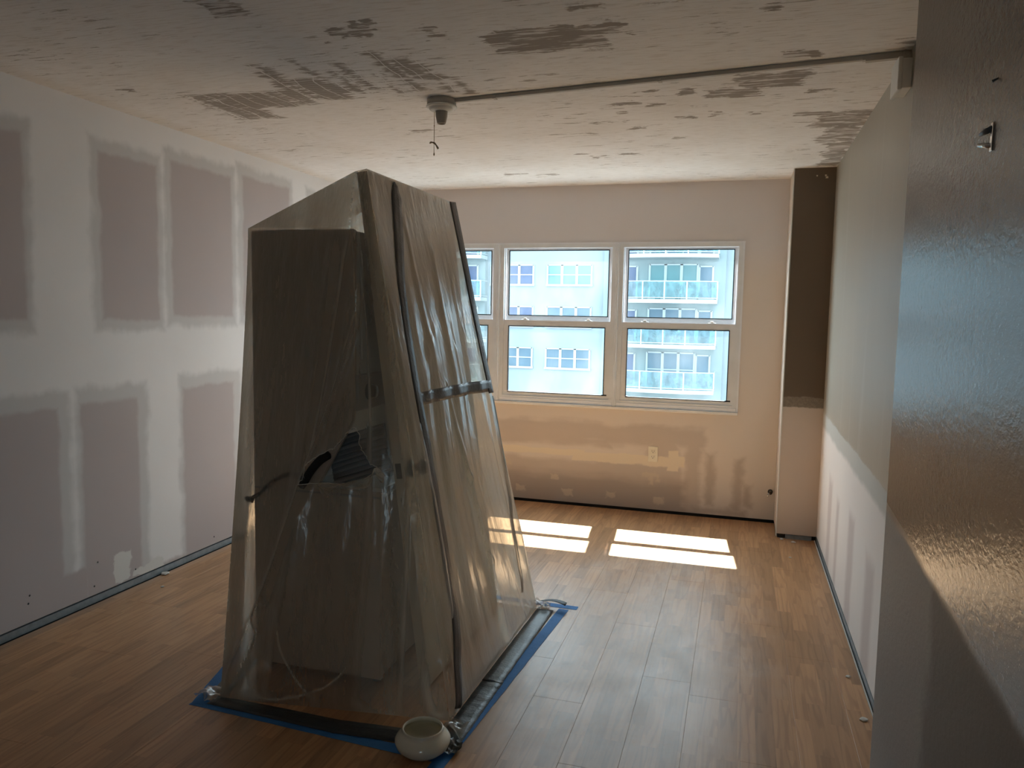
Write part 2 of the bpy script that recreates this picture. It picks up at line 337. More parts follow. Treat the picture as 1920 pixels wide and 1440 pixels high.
# ---------------------------------------------------------------- mesh helpers
def obj(name, bm, mat, parent=None, smooth=False):
    me = bpy.data.meshes.new(name); bm.normal_update(); bm.to_mesh(me); bm.free()
    o = bpy.data.objects.new(name, me); C.objects.link(o)
    if mat is not None: me.materials.append(mat)
    if smooth:
        for p in me.polygons: p.use_smooth = True
    if parent is not None:
        o.parent = parent; o.matrix_parent_inverse = Matrix.Translation(-parent.location)
    return o
def empty(name, loc): e = bpy.data.objects.new(name, None); e.location = loc; C.objects.link(e); e.empty_display_size = .1; return e
def tag(o, label, cat, group=None):
    o['label'] = label; o['category'] = cat
    if group: o['group'] = group
    return o
def struct(o): o['kind'] = 'structure'; return o
def box(bm, x0, x1, y0, y1, z0, z1, bev=0, mtx=None, seg=2):
    r = bmesh.ops.create_cube(bm, size=1)
    vs = r['verts']
    bmesh.ops.scale(bm, vec=(x1 - x0, y1 - y0, z1 - z0), verts=vs)
    bmesh.ops.translate(bm, vec=((x0 + x1) / 2, (y0 + y1) / 2, (z0 + z1) / 2), verts=vs)
    if bev:
        es = {e for v in vs for e in v.link_edges}
        rb = bmesh.ops.bevel(bm, geom=list(es), offset=bev, segments=seg, affect='EDGES', profile=.6); vs = list({v for f in rb['faces'] for v in f.verts} | {v for v in vs if v.is_valid})
    if mtx is not None: bmesh.ops.transform(bm, matrix=mtx, verts=vs)
    return vs
def B(name, dims, mat, parent=None, bev=0, mtx=None, smooth=False):
    bm = bmesh.new(); box(bm, *dims, bev=bev, mtx=mtx); return obj(name, bm, mat, parent, smooth)
def lathe(bm, prof, center, n=48, axis='Z'):
    rings = []
    for r, z in prof:
        ring = []
        for i in range(n):
            a = 2 * math.pi * i / n
            p = Vector((r * math.cos(a), r * math.sin(a), z))
            if axis == 'Y': p = Vector((p.x, p.z, p.y))
            if axis == 'X': p = Vector((p.z, p.x, p.y))
            ring.append(bm.verts.new(p + Vector(center)))
        rings.append(ring)
    for a, b in zip(rings, rings[1:]):
        for i in range(n): bm.faces.new((a[i], a[(i + 1) % n], b[(i + 1) % n], b[i]))
    if prof[0][0] > 1e-5: bm.faces.new(rings[0])
    if prof[-1][0] > 1e-5: bm.faces.new(rings[-1][::-1])
    bmesh.ops.remove_doubles(bm, verts=bm.verts, dist=1e-6)
    bmesh.ops.recalc_face_normals(bm, faces=bm.faces)
def tube(bm, pts, rad, n=10):
    pts = [Vector(p) for p in pts]; rings = []
    for i, p in enumerate(pts):
        t = (pts[min(i + 1, len(pts) - 1)] - pts[max(i - 1, 0)]).normalized()
        up = Vector((0, 0, 1)) if abs(t.z) < .9 else Vector((1, 0, 0))
        a = t.cross(up).normalized(); b = t.cross(a)
        r = rad[i] if isinstance(rad, (list, tuple)) else rad
        rings.append([bm.verts.new(p + r * (math.cos(k * 2 * math.pi / n) * a + math.sin(k * 2 * math.pi / n) * b)) for k in range(n)])
    for a, b in zip(rings, rings[1:]):
        for i in range(n): bm.faces.new((a[i], a[(i + 1) % n], b[(i + 1) % n], b[i]))
    bm.faces.new(rings[0]); bm.faces.new(rings[-1][::-1]); bmesh.ops.recalc_face_normals(bm, faces=bm.faces)
def spline(P, k=8):
    P = [Vector(p) for p in P]; Q = [P[0]] + P + [P[-1]]; out = []
    for i in range(1, len(Q) - 2):
        for j in range(k):
            t = j / k; a, b, c, d = Q[i - 1], Q[i], Q[i + 1], Q[i + 2]
            out.append(.5 * ((2 * b) + (c - a) * t + (2 * a - 5 * b + 4 * c - d) * t * t + (3 * b - a - 3 * c + d) * t ** 3))
    out.append(P[-1]); return out

# ================================================================ SETTING
# floor with planks
fl = struct(B('floor', (XL - .1, XR + .1, YN - .1, YB + .1, -.12, -.009), M['gap']))
PW, PL = .1915, 1.215
def plank_bm(w, l):
    bm = bmesh.new(); g = .0002; c = .0006
    o_ = [(g, g), (w - g, g), (w - g, l - g), (g, l - g)]; i_ = [(g + c, g + c), (w - g - c, g + c), (w - g - c, l - g - c), (g + c, l - g - c)]
    A = [bm.verts.new((x, y, -.008)) for x, y in o_]; Bv = [bm.verts.new((x, y, -c * .7)) for x, y in o_]; T = [bm.verts.new((x, y, 0)) for x, y in i_]
    bm.faces.new(T); bm.faces.new(A[::-1])
    for k in range(4):
        m_ = (k + 1) % 4; bm.faces.new((A[k], A[m_], Bv[m_], Bv[k])); bm.faces.new((Bv[k], Bv[m_], T[m_], T[k]))
    return bm
cache = {}
i = 0; x = XL + .012
while x < XR - .02:
    wd = min(PW, XR - .012 - x); y = YN - random.uniform(.1, 1.1)
    while y < YB - .01:
        y0, y1 = max(y, YN), min(y + PL, YB - .008)
        if y1 - y0 > .03:
            key = (round(wd, 4), round(y1 - y0, 4))
            if key in cache:
                o = bpy.data.objects.new('plank', cache[key]); C.objects.link(o); o.parent = fl
            else:
                o = obj('plank', plank_bm(*key), M['floor'], fl); cache[key] = o.data
            o.location = (x, y0, 0)
        y += PL
    x += PW

struct(B('ceiling', (XL - .1, XR + .1, YN - .1, YB + .1, H, H + .15), M['ceiling']))
# left wall: boards stop a few cm above the floor, steel track below
lw = struct(B('wall_left', (XL - .12, XL, YN, YB, .042, H), M['left']))
B('wall_core', (XL - .12, XL - .018, YN, YB, -.01, .045), M['gap'], lw)
bm = bmesh.new(); box(bm, XL - .017, XL - .001, YN, YB - .02, 0, .034); struct(obj('trim_1', bm, M['track']))
for (yy, zz) in [(2.573, .165), (2.565, .13), (2.93, .085), (3.20, .085), (3.83, .085), (4.6, .09), (2.955, .20)]:
    bm = bmesh.new(); lathe(bm, [(.0001, .0012), (.004, .0008), (.005, 0)], (XL, yy, zz), 10, 'X'); obj('screw', bm, M['screw'], lw)
# right wall
rw = struct(B('wall_right', (XR, XR + .12, YN, YB, .035, H), M['right']))
B('wall_core', (XR + .01, XR + .12, YN, YB, -.01, .04), M['gap'], rw)
struct(B('trim_2', (XR - .003, XR + .010, YN, YC, 0, .032), M['track']))
struct(B('trim_3', (XR - .012, XR - .008, YN, YC, 0, .006), M['mortar']))
# corner column
co = bmesh.new(); box(co, XC, XR, YC, YB, .03, H); co = struct(obj('wall_corner', co, M['column']))
B('corner_bead', (XC - .003, XC + .004, YC - .002, YC + .004, .01, H), M['boxw'], co)
B('wall_core', (XC + .01, XR, YC + .012, YB, -.005, .032), M['gap'], co)
struct(B('trim_4', (XC + .06, XR - .03, YC - .004, YC + .012, 0, .026), M['track']))
# back wall with the window opening
WX0, WX1, WZ0, WZ1 = -2.73, 0.0, .79, 2.005
bwl = bmesh.new()
for d in [(XL - .12, WX0, .02, H), (WX1, XR + .1, .02, H), (WX0, WX1, .02, WZ0 - .02), (WX0, WX1, WZ1, H)]:
    box(bwl, d[0], d[1], YB, YB + .13, d[2], d[3])
bwl = struct(obj('wall_back', bwl, M['back']))
B('wall_core', (XL, XR, YB + .02, YB + .13, -.01, .022), M['gap'], bwl)
# near wall (behind the camera) and the partition beside it
bm = bmesh.new()
NX0, NX1, NZ0, NZ1 = -.10, .35, .50, 1.15  # opening cut for the added window
for d in [(XL - .12, NX0, -.01, H), (NX1, XR + .12, -.01, H), (NX0, NX1, -.01, NZ0), (NX0, NX1, NZ1, H)]: box(bm, d[0], d[1], YN - .12, YN, d[2], d[3])
struct(obj('wall_near', bm, M['near']))
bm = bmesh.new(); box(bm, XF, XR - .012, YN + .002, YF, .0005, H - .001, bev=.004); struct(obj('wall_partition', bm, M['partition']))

# ---------------------------------------------------------------- windows
def ring(bm, x0, x1, z0, z1, t, y0, y1, tb=None, tt=None):
    tb = t if tb is None else tb; tt = t if tt is None else tt
    box(bm, x0, x0 + t, y0, y1, z0, z1); box(bm, x1 - t, x1, y0, y1, z0, z1)
    box(bm, x0 + t, x1 - t, y0, y1, z0, z0 + tb); box(bm, x0 + t, x1 - t, y0, y1, z1 - tt, z1)
def window(name, x0, x1):
    e = struct(empty(name, ((x0 + x1) / 2, YB, WZ0)))
    bm = bmesh.new(); ring(bm, x0, x1, WZ0, WZ1, .028, YB - .006, YB + .075, tb=.045, tt=.026)
    box(bm, x0 + .001, x0 + .034, YB + .018, YB + .03, WZ0 + .04, WZ1 - .02); box(bm, x1 - .034, x1 - .001, YB + .018, YB + .03, WZ0 + .04, WZ1 - .02)
    obj('window_frame', bm, M['frame'], e)
    B('frame_sill', (x0 + .002, x1 - .002, YB - .010, YB + .03, WZ0 - .002, WZ0 + .03), M['sash'], e, bev=.004)
    xi0, xi1, zm = x0 + .034, x1 - .034, 1.413
    # upper sash stands outside, lower sash inside
    bm = bmesh.new(); ring(bm, xi0, xi1, zm - .012, WZ1 - .028, .022, YB + .038, YB + .058, tb=.060, tt=.012)
    us = obj('upper_sash', bm, M['sash'], e)
    bm = bmesh.new(); ring(bm, xi0 + .0215, xi1 - .0215, zm + .0465, WZ1 - .0395, .006, YB + .034, YB + .052); obj('gasket', bm, M['gasket'], us)
    B('pane', (xi0 + .02, xi1 - .02, YB + .046, YB + .050, zm + .044, WZ1 - .038), M['pane'], us)
    bm = bmesh.new(); ring(bm, xi0 - .006, xi1 + .006, WZ0 + .03, zm + .012, .040, YB + .002, YB + .024, tb=.042, tt=.045)
    ls = obj('lower_sash', bm, M['frame'], e)
    bm = bmesh.new(); ring(bm, xi0 + .0335, xi1 - .0335, WZ0 + .0715, zm - .0325, .006, YB - .001, YB + .018); obj('gasket', bm, M['gasket'], ls)
    B('pane', (xi0 + .032, xi1 - .032, YB + .012, YB + .016, WZ0 + .07, zm - .031), M['pane'], ls)
    for s in (.2, .8):
        xx = xi0 + (xi1 - xi0) * s; bm = bmesh.new()
        box(bm, xx - .028, xx + .028, YB + .008, YB + .026, zm + .0125, zm + .019, bev=.002); box(bm, xx - .012, xx + .012, YB + .006, YB + .02, zm + .019, zm + .030, bev=.003)
        obj('sash_lock', bm, M['latch'], e)
    for xx in (xi0 + .03, xi1 - .03):
        B('tilt_latch', (xx - .02, xx + .02, YB - .001, YB + .008, WZ0 + .072, WZ0 + .082), M['gasket'] if xx > x0 + .3 else M['latch'], e)
    return e
w4 = struct(empty('added_window', ((NX0 + NX1) / 2, YN, NZ0)))  # unseen window, added behind the camera to brighten the dark foreground ceiling
bm = bmesh.new(); ring(bm, NX0, NX1, NZ0, NZ1, .05, YN - .08, YN + .01); box(bm, NX0, NX1, YN - .07, YN, 1.43 - .62, 1.46 - .62); obj('window_frame', bm, M['frame'], w4)
B('pane', (NX0 + .03, NX1 - .03, YN - .05, YN - .045, NZ0 + .03, NZ1 - .03), M['pane'], w4)
window('window_1', -2.73, -1.835); window('window_2', -1.805, -.905); window('window_3', -.875, 0.0)
for k, (a, b) in enumerate([(-1.835, -1.805), (-.905, -.875)]):
    bm = bmesh.new(); box(bm, a, b, YB - .012, YB + .075, WZ0 + .0, WZ1); box(bm, a + .008, b - .008, YB - .02, YB - .012, WZ0, WZ1, bev=.003)
    struct(obj('trim_%d' % (5 + k), bm, M['frame']))
bm = bmesh.new()
box(bm, WX0 - .012, WX1 + .014, YB - .006, YB + .004, WZ1, WZ1 + .012); box(bm, WX1, WX1 + .012, YB - .005, YB + .004, WZ0 - .02, WZ1 + .004)
struct(obj('trim_7', bm, M['sash']))
struct(B('trim_8', (WX0 - .01, WX1 + .012, YB - .022, YB + .09, WZ0 - .022, WZ0 - .002), M['marble'], bev=.004))

# ================================================================ OUTSIDE
struct(B('ground', (-90, 70, YB + 3, 120, -22.2, -22), M['ground']))
bl = empty('apartment_building', (-8, 51.7, -22)); S_ = 2.88; WY = 51.7
tag(bl, 'white stucco apartment tower with curved teal glass balconies seen outside the window', 'building')
B('wall', (-40, 22, WY, WY + 12, -22, 9.6), M['facade'], bl)
B('roof_slab', (-40.5, 22.5, WY - .4, WY + 12.4, 9.6, 10), M['white'], bl)
rng = random.Random(3)
def grid_win(x0, x1, z1, hgt, cols, mat, y, rows=2):
    bm = bmesh.new(); t = .09; z0 = z1 - hgt
    for k in range(cols + 1):
        xx = x0 + (x1 - x0) * k / cols; box(bm, xx - (t if 0 < k < cols else .06), xx + (t if 0 < k < cols else .06), y - .08, y + .05, z0, z1)
    box(bm, x0, x1, y - .08, y + .05, z1 - .07, z1 + .02); box(bm, x0 - .1, x1 + .1, y - .14, y + .05, z0 - .09, z0 + .05)
    for k in range(1, rows): box(bm, x0, x1, y - .07, y + .04, z0 + hgt * k / rows - .035, z0 + hgt * k / rows + .035)
    f = obj('window', bm, M['white'], bl)
    for c_ in range(cols):
        for r_ in range(rows):
            w_ = (x1 - x0) / cols
            B('pane', (x0 + c_ * w_ + .06, x0 + (c_ + 1) * w_ - .06, y - .035, y - .01, z0 + hgt * r_ / rows + .03, z0 + hgt * (r_ + 1) / rows - .03), mat, f)
for k in range(-3, 3):
    z = 4.95 - k * S_
    if z > 9.4: continue
    grid_win(-12.92, -9.82, z, 1.38, 3, [M['gwin2'], M['gwin'], M['gwin']][k % 3], WY)
    grid_win(-17.02, -13.93, z, 1.38, 3, M['gwin3'] if k % 3 != 2 else M['gwin'], WY)
DY = 51.15
def bay(xa, xb, sgn, cx):
    B('bay_wall', (xa, xb, DY, WY + .01, -22, 9.6), M['facade2'], bl)
bay(-8.9, -1.0, 1, 0); bay(-26, -17.3, 1, 0)
def arc(x0, x1, bow, n=14):
    out = []
    for k in range(n + 1):
        t = k / n; out.append((x0 + (x1 - x0) * t, 49.75 - bow * (1 - (2 * t - 1) ** 2)))
    return out
def balcony(x0, x1, z, full=True):
    P = arc(x0, x1, .55)
    bm = bmesh.new()
    Q = [(x0 + .0, DY)] + P + [(x1, DY)]
    lo = [bm.verts.new((a, b, z - .24)) for a, b in Q]; hi = [bm.verts.new((a, b, z)) for a, b in Q]
    bm.faces.new(hi); bm.faces.new(lo[::-1])
    for k in range(len(Q)):
        m_ = (k + 1) % len(Q); bm.faces.new((lo[k], lo[m_], hi[m_], hi[k]))
    bmesh.ops.recalc_face_normals(bm, faces=bm.faces)
    s = obj('balcony', bm, M['white'], bl)
    side = [(x0, DY)] + P + [(x1, DY)]
    bm = bmesh.new(); tube(bm, [(a, b, z + 1.14) for a, b in side], .035, 6); tube(bm, [(a, b, z + .10) for a, b in side], .03, 6)
    obj('handrail', bm, M['white'], s)
    for k in range(5):
        t = k / 4; idx = round(t * 14)
        a, b = P[idx]; B('rail_post', (a - .04, a + .04, b - .04, b + .04, z, z + 1.14), M['white'], s)
    for k in range(4):
        seg = P[round(k / 4 * 14): round((k + 1) / 4 * 14) + 1]
        bm = bmesh.new(); a_ = [bm.verts.new((p, q, z + .12)) for p, q in seg]; b_ = [bm.verts.new((p, q, z + 1.10)) for p, q in seg]
        a2 = [bm.verts.new((p, q + .02, z + .12)) for p, q in seg]; b2 = [bm.verts.new((p, q + .02, z + 1.10)) for p, q in seg]
        for j in range(len(seg) - 1):
            bm.faces.new((a_[j], a_[j + 1], b_[j + 1], b_[j])); bm.faces.new((b2[j], b2[j + 1], a2[j + 1], a2[j])); bm.faces.new((b_[j], b_[j + 1], b2[j + 1], b2[j]))
        obj('glass_panel', bm, M['rail'], s)
for k in range(-2, 3):
    z = 2.62 - k * S_
    top = z + 2.32
    if top > 9.5: continue
    balcony(-7.9, -1.45, z); balcony(-24.5, -17.15, z)
    gm = [M['gwin2'], M['gwin'], M['gwin'], M['gwin']][k % 4]
    grid_win(-5.85, -2.77, top, 2.28, 3, gm, DY, 2)
    grid_win(-2.66, -1.80, top - .12, 2.15, 1, M['gwin'], DY, 1)
    grid_win(-7.36, -6.67, top - .12, 2.15, 1, M['gwin3'], DY, 1)
    grid_win(-18.9, -17.85, top - .05, 2.2, 1, M['gwin3'], DY, 2)
    # a pair of chairs' worth of planters behind the balcony glass
    for xx in (-5.2, -3.9) if k != -2 else ():
        bm = bmesh.new(); lathe(bm, [(.16, 0), (.22, .38), (.19, .38), (.0001, .34)], (xx, 50.3, z), 14)
        for q in range(9):
            a = rng.uniform(0, 6.28); l = rng.uniform(.3, .6)
            tube(bm, [(xx, 50.3, z + .3), (xx + .12 * math.cos(a), 50.3 + .12 * math.sin(a), z + .35 + l * .6), (xx + .35 * math.cos(a), 50.3 + .3 * math.sin(a), z + .35 + l)], [.02, .04, .006], 5)
        obj('planter', bm, M['gwin2'], bl)

# ================================================================ APPLIANCE
AY0, AY1 = 2.60, 3.29
ap = empty('stacked_washer_dryer', (-1.6, AY0, 0)); tag(ap, 'tall stacked washer and dryer wrapped under the translucent plastic sheet', 'washing machine')
out = [(-1.85, .03), (-1.285, .03), (-1.285, .775), (-1.56, .775), (-1.405, 1.05), (-1.40, 1.10), (-1.40, 1.775), (-1.85, 1.775)]
def side(y0, y1, name, mat, outline=out):
    bm = bmesh.new(); a = [bm.verts.new((x_, y0, z_)) for x_, z_ in outline]; b = [bm.verts.new((x_, y1, z_)) for x_, z_ in outline]
    bm.faces.new(a); bm.faces.new(b[::-1])
    for k in range(len(outline)):
        m_ = (k + 1) % len(outline); bm.faces.new((a[k], b[k], b[m_], a[m_]))
    bmesh.ops.recalc_face_normals(bm, faces=bm.faces)
    bmesh.ops.bevel(bm, geom=list(bm.edges), offset=.004, segments=2, affect='EDGES', clamp_overlap=True)
    return obj(name, bm, mat, ap)
side(AY0, AY0 + .022, 'side_panel', M['enamel']); side(AY1 - .022, AY1, 'side_panel', M['enamel'])
B('washer_cabinet', (-1.848, -1.29, AY0 + .018, AY1 - .018, .04, .76), M['enamel'], ap, bev=.006)
wl = B('washer_lid', (-1.62, -1.288, AY0 + .02, AY1 - .02, .758, .790), M['enamel_g'], ap, bev=.008)
B('dryer_cabinet', (-1.846, -1.405, AY0 + .018, AY1 - .018, 1.10, 1.77), M['enamel_g'], ap, bev=.006)
B('back_panel', (-1.846, -1.60, AY0 + .02, AY1 - .02, .75, 1.12), M['enamel_g'], ap)
dd = B('dryer_door', (-1.406, -1.396, AY0 + .06, AY1 - .06, 1.28, 1.70), M['enamel_g'], ap, bev=.004)
cp = B('control_panel', (-1.408, -1.388, AY0 + .012, AY1 - .012, 1.085, 1.225), M['panel'], ap, bev=.006)
for yy in (AY0 + .10, AY0 + .30, AY0 + .46):
    bm = bmesh.new(); lathe(bm, [(.036, 0), (.034, .006), (.026, .008), (.024, .030), (.0001, .032)], (-1.389, yy, 1.155), 24, 'X'); obj('knob', bm, M['knob'], cp, True)
for xx in (-1.80, -1.33):
    for yy in (AY0 + .06, AY1 - .06):
        bm = bmesh.new(); lathe(bm, [(.02, 0), (.022, .008), (.016, .012), (.014, .045)], (xx, yy, 0.001), 14); obj('foot', bm, M['black'], ap)
B('seam_strip', (-1.845, -1.29, AY0 - .003, AY0 + .001, .752, .760), M['panel'], ap)
# dark ribbed part seen through the torn hole
rb = empty('ribbed_vent_panel', (-1.42, 2.67, .79)); tag(rb, 'dark grey ribbed plastic panel visible through the torn hole in the sheet', 'panel')
mt = Matrix.Translation((-1.425, 2.672, .892)) @ Matrix.Rotation(math.radians(-19), 4, 'Y') @ Matrix.Rotation(math.radians(-14), 4, 'X')
B('backing_plate', (-.125, .14, .004, .014, -.085, .105), M['ribs'], rb, mtx=mt, bev=.002)
for k in range(9):
    zz = -.078 + k * .0205
    B('rib', (-.12 + (.0 if k < 5 else .04), .135, -.006, .005, zz, zz + (.009 if k % 3 else .013)), M['ribs'] if k % 2 else M['panel'], rb, mtx=mt, bev=.001)
bm = bmesh.new()
tube(bm, spline([(-1.63, 2.592, .775), (-1.61, 2.590, .80), (-1.585, 2.590, .84), (-1.545, 2.590, .885), (-1.50, 2.592, .915)], 5), [.004] + [.017] * 19 + [.004], 8)
obj('black_strap', bm, M['black'], None); tag(bpy.data.objects['black_strap'], 'black rubber strap on the machine side at the left end of the torn hole', 'strap')
bm = bmesh.new()
tube(bm, spline([(-1.845, 2.585, .70), (-1.86, 2.565, .715), (-1.84, 2.555, .715), (-1.79, 2.56, .745), (-1.73, 2.57, .80), (-1.66, 2.58, .825), (-1.62, 2.585, .81)], 7), .0085, 10)
tag(obj('drain_hose', bm, M['black'], smooth=True), 'black drain hose curling out of the left side of the wrapped machine', 'hose')
def fpx(pts, y): return pts
bm = bmesh.new()
tube(bm, spline([(-1.78, 2.50, .19), (-1.80, 2.50, .25), (-1.77, 2.50, .31), (-1.70, 2.50, .30), (-1.685, 2.50, .22), (-1.66, 2.49, .14), (-1.58, 2.46, .06), (-1.50, 2.43, .02), (-1.46, 2.42, .01)], 8), .0042, 8)
tube(bm, spline([(-1.78, 2.50, .19), (-1.79, 2.46, .10), (-1.755, 2.42, .03), (-1.67, 2.37, .012), (-1.57, 2.40, .010), (-1.46, 2.50, .03), (-1.40, 2.57, .10)], 8), .0042, 8)
tag(obj('power_cord', bm, M['cordw'], smooth=True), 'thin white cord looped on the floor inside the plastic tent', 'cord')

# ================================================================ LEANING DOOR
DYN, DYF = 2.66, 3.53
ln = empty('leaning_door', (-1.13, DYN, 0)); tag(ln, 'tan flush door leaning against the stacked machine inside the plastic tent', 'door')
ang = math.atan2(.277, 1.99); Lm = 2.03
dm = Matrix.Translation((-1.10, 0, 0)) @ Matrix.Rotation(-ang, 4, 'Y')
B('slab', (-.044, 0, DYN, DYF, .012, 1.998 / math.cos(ang)), M['door'], ln, bev=.002, mtx=dm)
bm = bmesh.new(); prof = [(.033, 0), (.033, .006), (.013, .010), (.012, .030), (.026, .040), (.031, .052), (.026, .064), (.0001, .068)]
lathe(bm, prof, (0, 0, 0), 28, 'X'); bmesh.ops.transform(bm, matrix=dm @ Matrix.Translation((.0, DYN + .065, .865)), verts=bm.verts); obj('door_knob', bm, M['doorknob'], ln, True)
bm = bmesh.new(); lathe(bm, prof, (0, 0, 0), 28, 'X'); bmesh.ops.transform(bm, matrix=dm @ Matrix.Translation((-.044, DYN + .065, .865)) @ Matrix.Rotation(math.pi, 4, 'Z'), verts=bm.verts); obj('door_knob', bm, M['doorknob'], ln, True)
B('latch_plate', (-.034, -.010, DYN - .001, DYN + .001, .835, .895), M['doorknob'], ln, mtx=dm)

# ================================================================ PLASTIC SHEET
PA = Vector((-1.376, 2.652, 2.004)); PB = Vector((-1.372, 3.56, 2.006)); PA2 = Vector((-1.424, 2.652, 1.996)); PB2 = Vector((-1.424, 3.56, 1.998))
PC = Vector((-1.857, 2.592, 1.782)); PD = Vector((-1.412, 2.592, 1.782)); PC2 = Vector((-1.857, 3.30, 1.782))
F1 = Vector((-1.822, 2.335, .003)); F2 = Vector((-.938, 2.455, .003)); F3 = Vector((-.915, 3.60, .003)); F4 = Vector((-2.10, 3.64, .003))
def lerp(a, b, t): return a + (b - a) * t
def sm(t): t = max(0, min(1, t)); return t * t * (3 - 2 * t)
def hang(T, Bt, v, px, py):
    return Vector((lerp(T.x, Bt.x, v ** px), lerp(T.y, Bt.y, v ** py), lerp(T.z, Bt.z, v)))
def segd(u, v, a, b):
    ax, ay = a; bx, by = b; dx, dy = bx - ax, by - ay; t = ((u - ax) * dx + (v - ay) * dy) / (dx * dx + dy * dy); tt = max(0, min(1, t))
    return math.hypot(u - ax - dx * tt, (v - ay - dy * tt) * .3) if False else math.hypot(u - ax - dx * tt, v - ay - dy * tt), tt, (u - ax) * dy - (v - ay) * dx
FOLDS_F = [  # polyline in (u,v), height, width
    ([(.795, .157), (.4245, .518), (.3995, .541), (.02, .96)], .030, .012),
    ([(.7575, .013), (.44, .5175), (.0, .98)], .020, .018),
    ([(.90, .10), (.80, .45), (.62, .99)], .010, .03),
    ([(.62, .05), (.40, .50), (.22, .99)], .009, .035),
    ([(.98, .60), (.88, .80), (.80, .99)], .012, .02),
]
def S_front(u, v, disp=True):
    if u < .76: T = PC.lerp(PD, u / .76)
    elif u < .96: T = PD.lerp(PA2, (u - .76) / .20)
    else: T = PA2.lerp(PA, (u - .96) / .04)
    Bt = F1.lerp(F2, u)
    p = hang(T, Bt, v, lerp(1.75, 1.0, sm(u)), 1.35)
    if disp:
        d = 0
        for poly, hgt, wd in FOLDS_F:
            for a, b in zip(poly, poly[1:]):
                ds, t, sgn = segd(u, v, a, b); d = max(d, hgt * math.exp(-(ds / wd) ** 2))
        env = sm(u / .06) * sm((1 - u) / .05) * sm(v / .08) * sm((1 - v) / .03)
        n1 = mnoise.noise(Vector((u * 7 + v * 3.0, v * 1.6, 3.3)))
        n2 = mnoise.noise(Vector((u * 22 + v * 9.0, v * 4, 8.3)))
        d += max(-.006, .018 * n1 * sm(v * 1.6) + .0035 * n2)
        pk = math.exp(-((u - .955) / .035) ** 2 - ((v - .95) / .045) ** 2) * .045
        p = p + Vector((.0, -1, .0)) * (d * env) + Vector((.2, -1, 0)) * pk * sm((1 - v) / .02)
    return p
FOLDS_R = [([(.42, .42), (.47, .62), (.52, .80), (.55, .98)], .016, .012), ([(.20, .45), (.30, .35), (.44, .30)], .008, .02),
           ([(.08, .62), (.10, .9)], .016, .025), ([(.30, .10), (.34, .36)], .010, .02), ([(.62, .30), (.58, .60)], .010, .025), ([(.80, .45), (.84, .9)], .012, .03), ([(.56, .14), (.52, .40)], .008, .02)]
def S_right(u, v, disp=True):
    T = PA.lerp(PB, u); Bt = F2.lerp(F3, u)
    p = hang(T, Bt, v, 1.04, 1.25)
    if disp:
        env = sm(u / .04) * sm((1 - u) / .04) * sm((v - .02) / .12) * sm((1 - v) / .02)
        a = .003 + .022 * sm((v - .12) / .4)
        w1 = u * 5.2 + .5 * mnoise.noise(Vector((u * 2, v * 2.5, 1.1)))
        pl = mnoise.noise(Vector((w1 * 1.6, v * 1.3, 4.2))) + .28 * mnoise.noise(Vector((w1 * 3.6, v * 1.8, 9.2))) + .05 * mnoise.noise(Vector((w1 * 10, v * 9, 2.2)))
        d = max(0, a * (pl + .45))
        for poly, hgt, wd in FOLDS_R:
            for q0, q1 in zip(poly, poly[1:]):
                ds, t, sgn = segd(u, v, q0, q1); d += hgt * .6 * math.exp(-(ds / wd) ** 2)
        p = p + Vector((1, -.1, .08)) * (d * env)
    return p
def S_left(u, v):
    p = hang(PC.lerp(PC2, u), F1.lerp(F4, u), v, 1.75, 1.35)
    env = sm(u / .05) * sm((1 - u) / .05) * sm(v / .1) * sm((1 - v) / .03)
    return p - Vector((1, 0, 0)) * env * max(0, .03 * (mnoise.noise(Vector((u * 6, v * 1.5, 7))) + .4))
def S_back(u, v):
    T = PC2.lerp(PB2, u) if u < .96 else PB2.lerp(PB, (u - .96) / .04)
    p = hang(T, F4.lerp(F3, u), v, lerp(1.75, 1.04, u), 1.25)
    env = sm(u / .05) * sm((1 - u) / .05) * sm(v / .1) * sm((1 - v) / .03)
    return p + Vector((0, 1, 0)) * env * max(0, .03 * (mnoise.noise(Vector((u * 6, v * 1.5, 17))) + .4))
def S_roof(u, v):                                     # v: 0 at the ridge, 1 at the machine's top edge
    T = PA2.lerp(PB2, u); Bt = PC.lerp(PC2, u); p = T.lerp(Bt, v); p.z -= .010 * math.sin(math.pi * v) * math.sin(math.pi * u); return p
def S_gable(u, v):                                    # triangle between machine edge C-D and the door corner
    q = PC.lerp(PD, u); p = PC.lerp(PA2, u).lerp(q, v); return p
HOLE = [(569, 904), (577, 894), (582, 869), (592, 859), (618, 842), (625, 842), (638, 829), (651, 816), (652, 810), (666, 801), (674, 814), (674, 836), (684, 853), (697, 870), (709, 875), (701, 888), (674, 904), (641, 907), (600, 905)]
HOLEUV = None
HOLEUV = [(0.3995, 0.542), (0.4237, 0.5302), (0.4405, 0.5018), (0.471, 0.4898), (0.5491, 0.4689), (0.5694, 0.4684), (0.6087, 0.453), (0.6482, 0.4376), (0.6522, 0.4308), (0.6938, 0.4199), (0.7135, 0.4338), (0.7086, 0.4583), (0.7323, 0.4764), (0.7649, 0.4958), (0.8047, 0.5128), (0.7731, 0.5179), (0.6941, 0.5336), (0.604, 0.5396), (0.4895, 0.5406)]
def inpoly(u, v, P):
    c = False; j = len(P) - 1
    for i_ in range(len(P)):
        if (P[i_][1] > v) != (P[j][1] > v) and u < (P[j][0] - P[i_][0]) * (v - P[i_][1]) / (P[j][1] - P[i_][1]) + P[i_][0]: c = not c
        j = i_
    return c
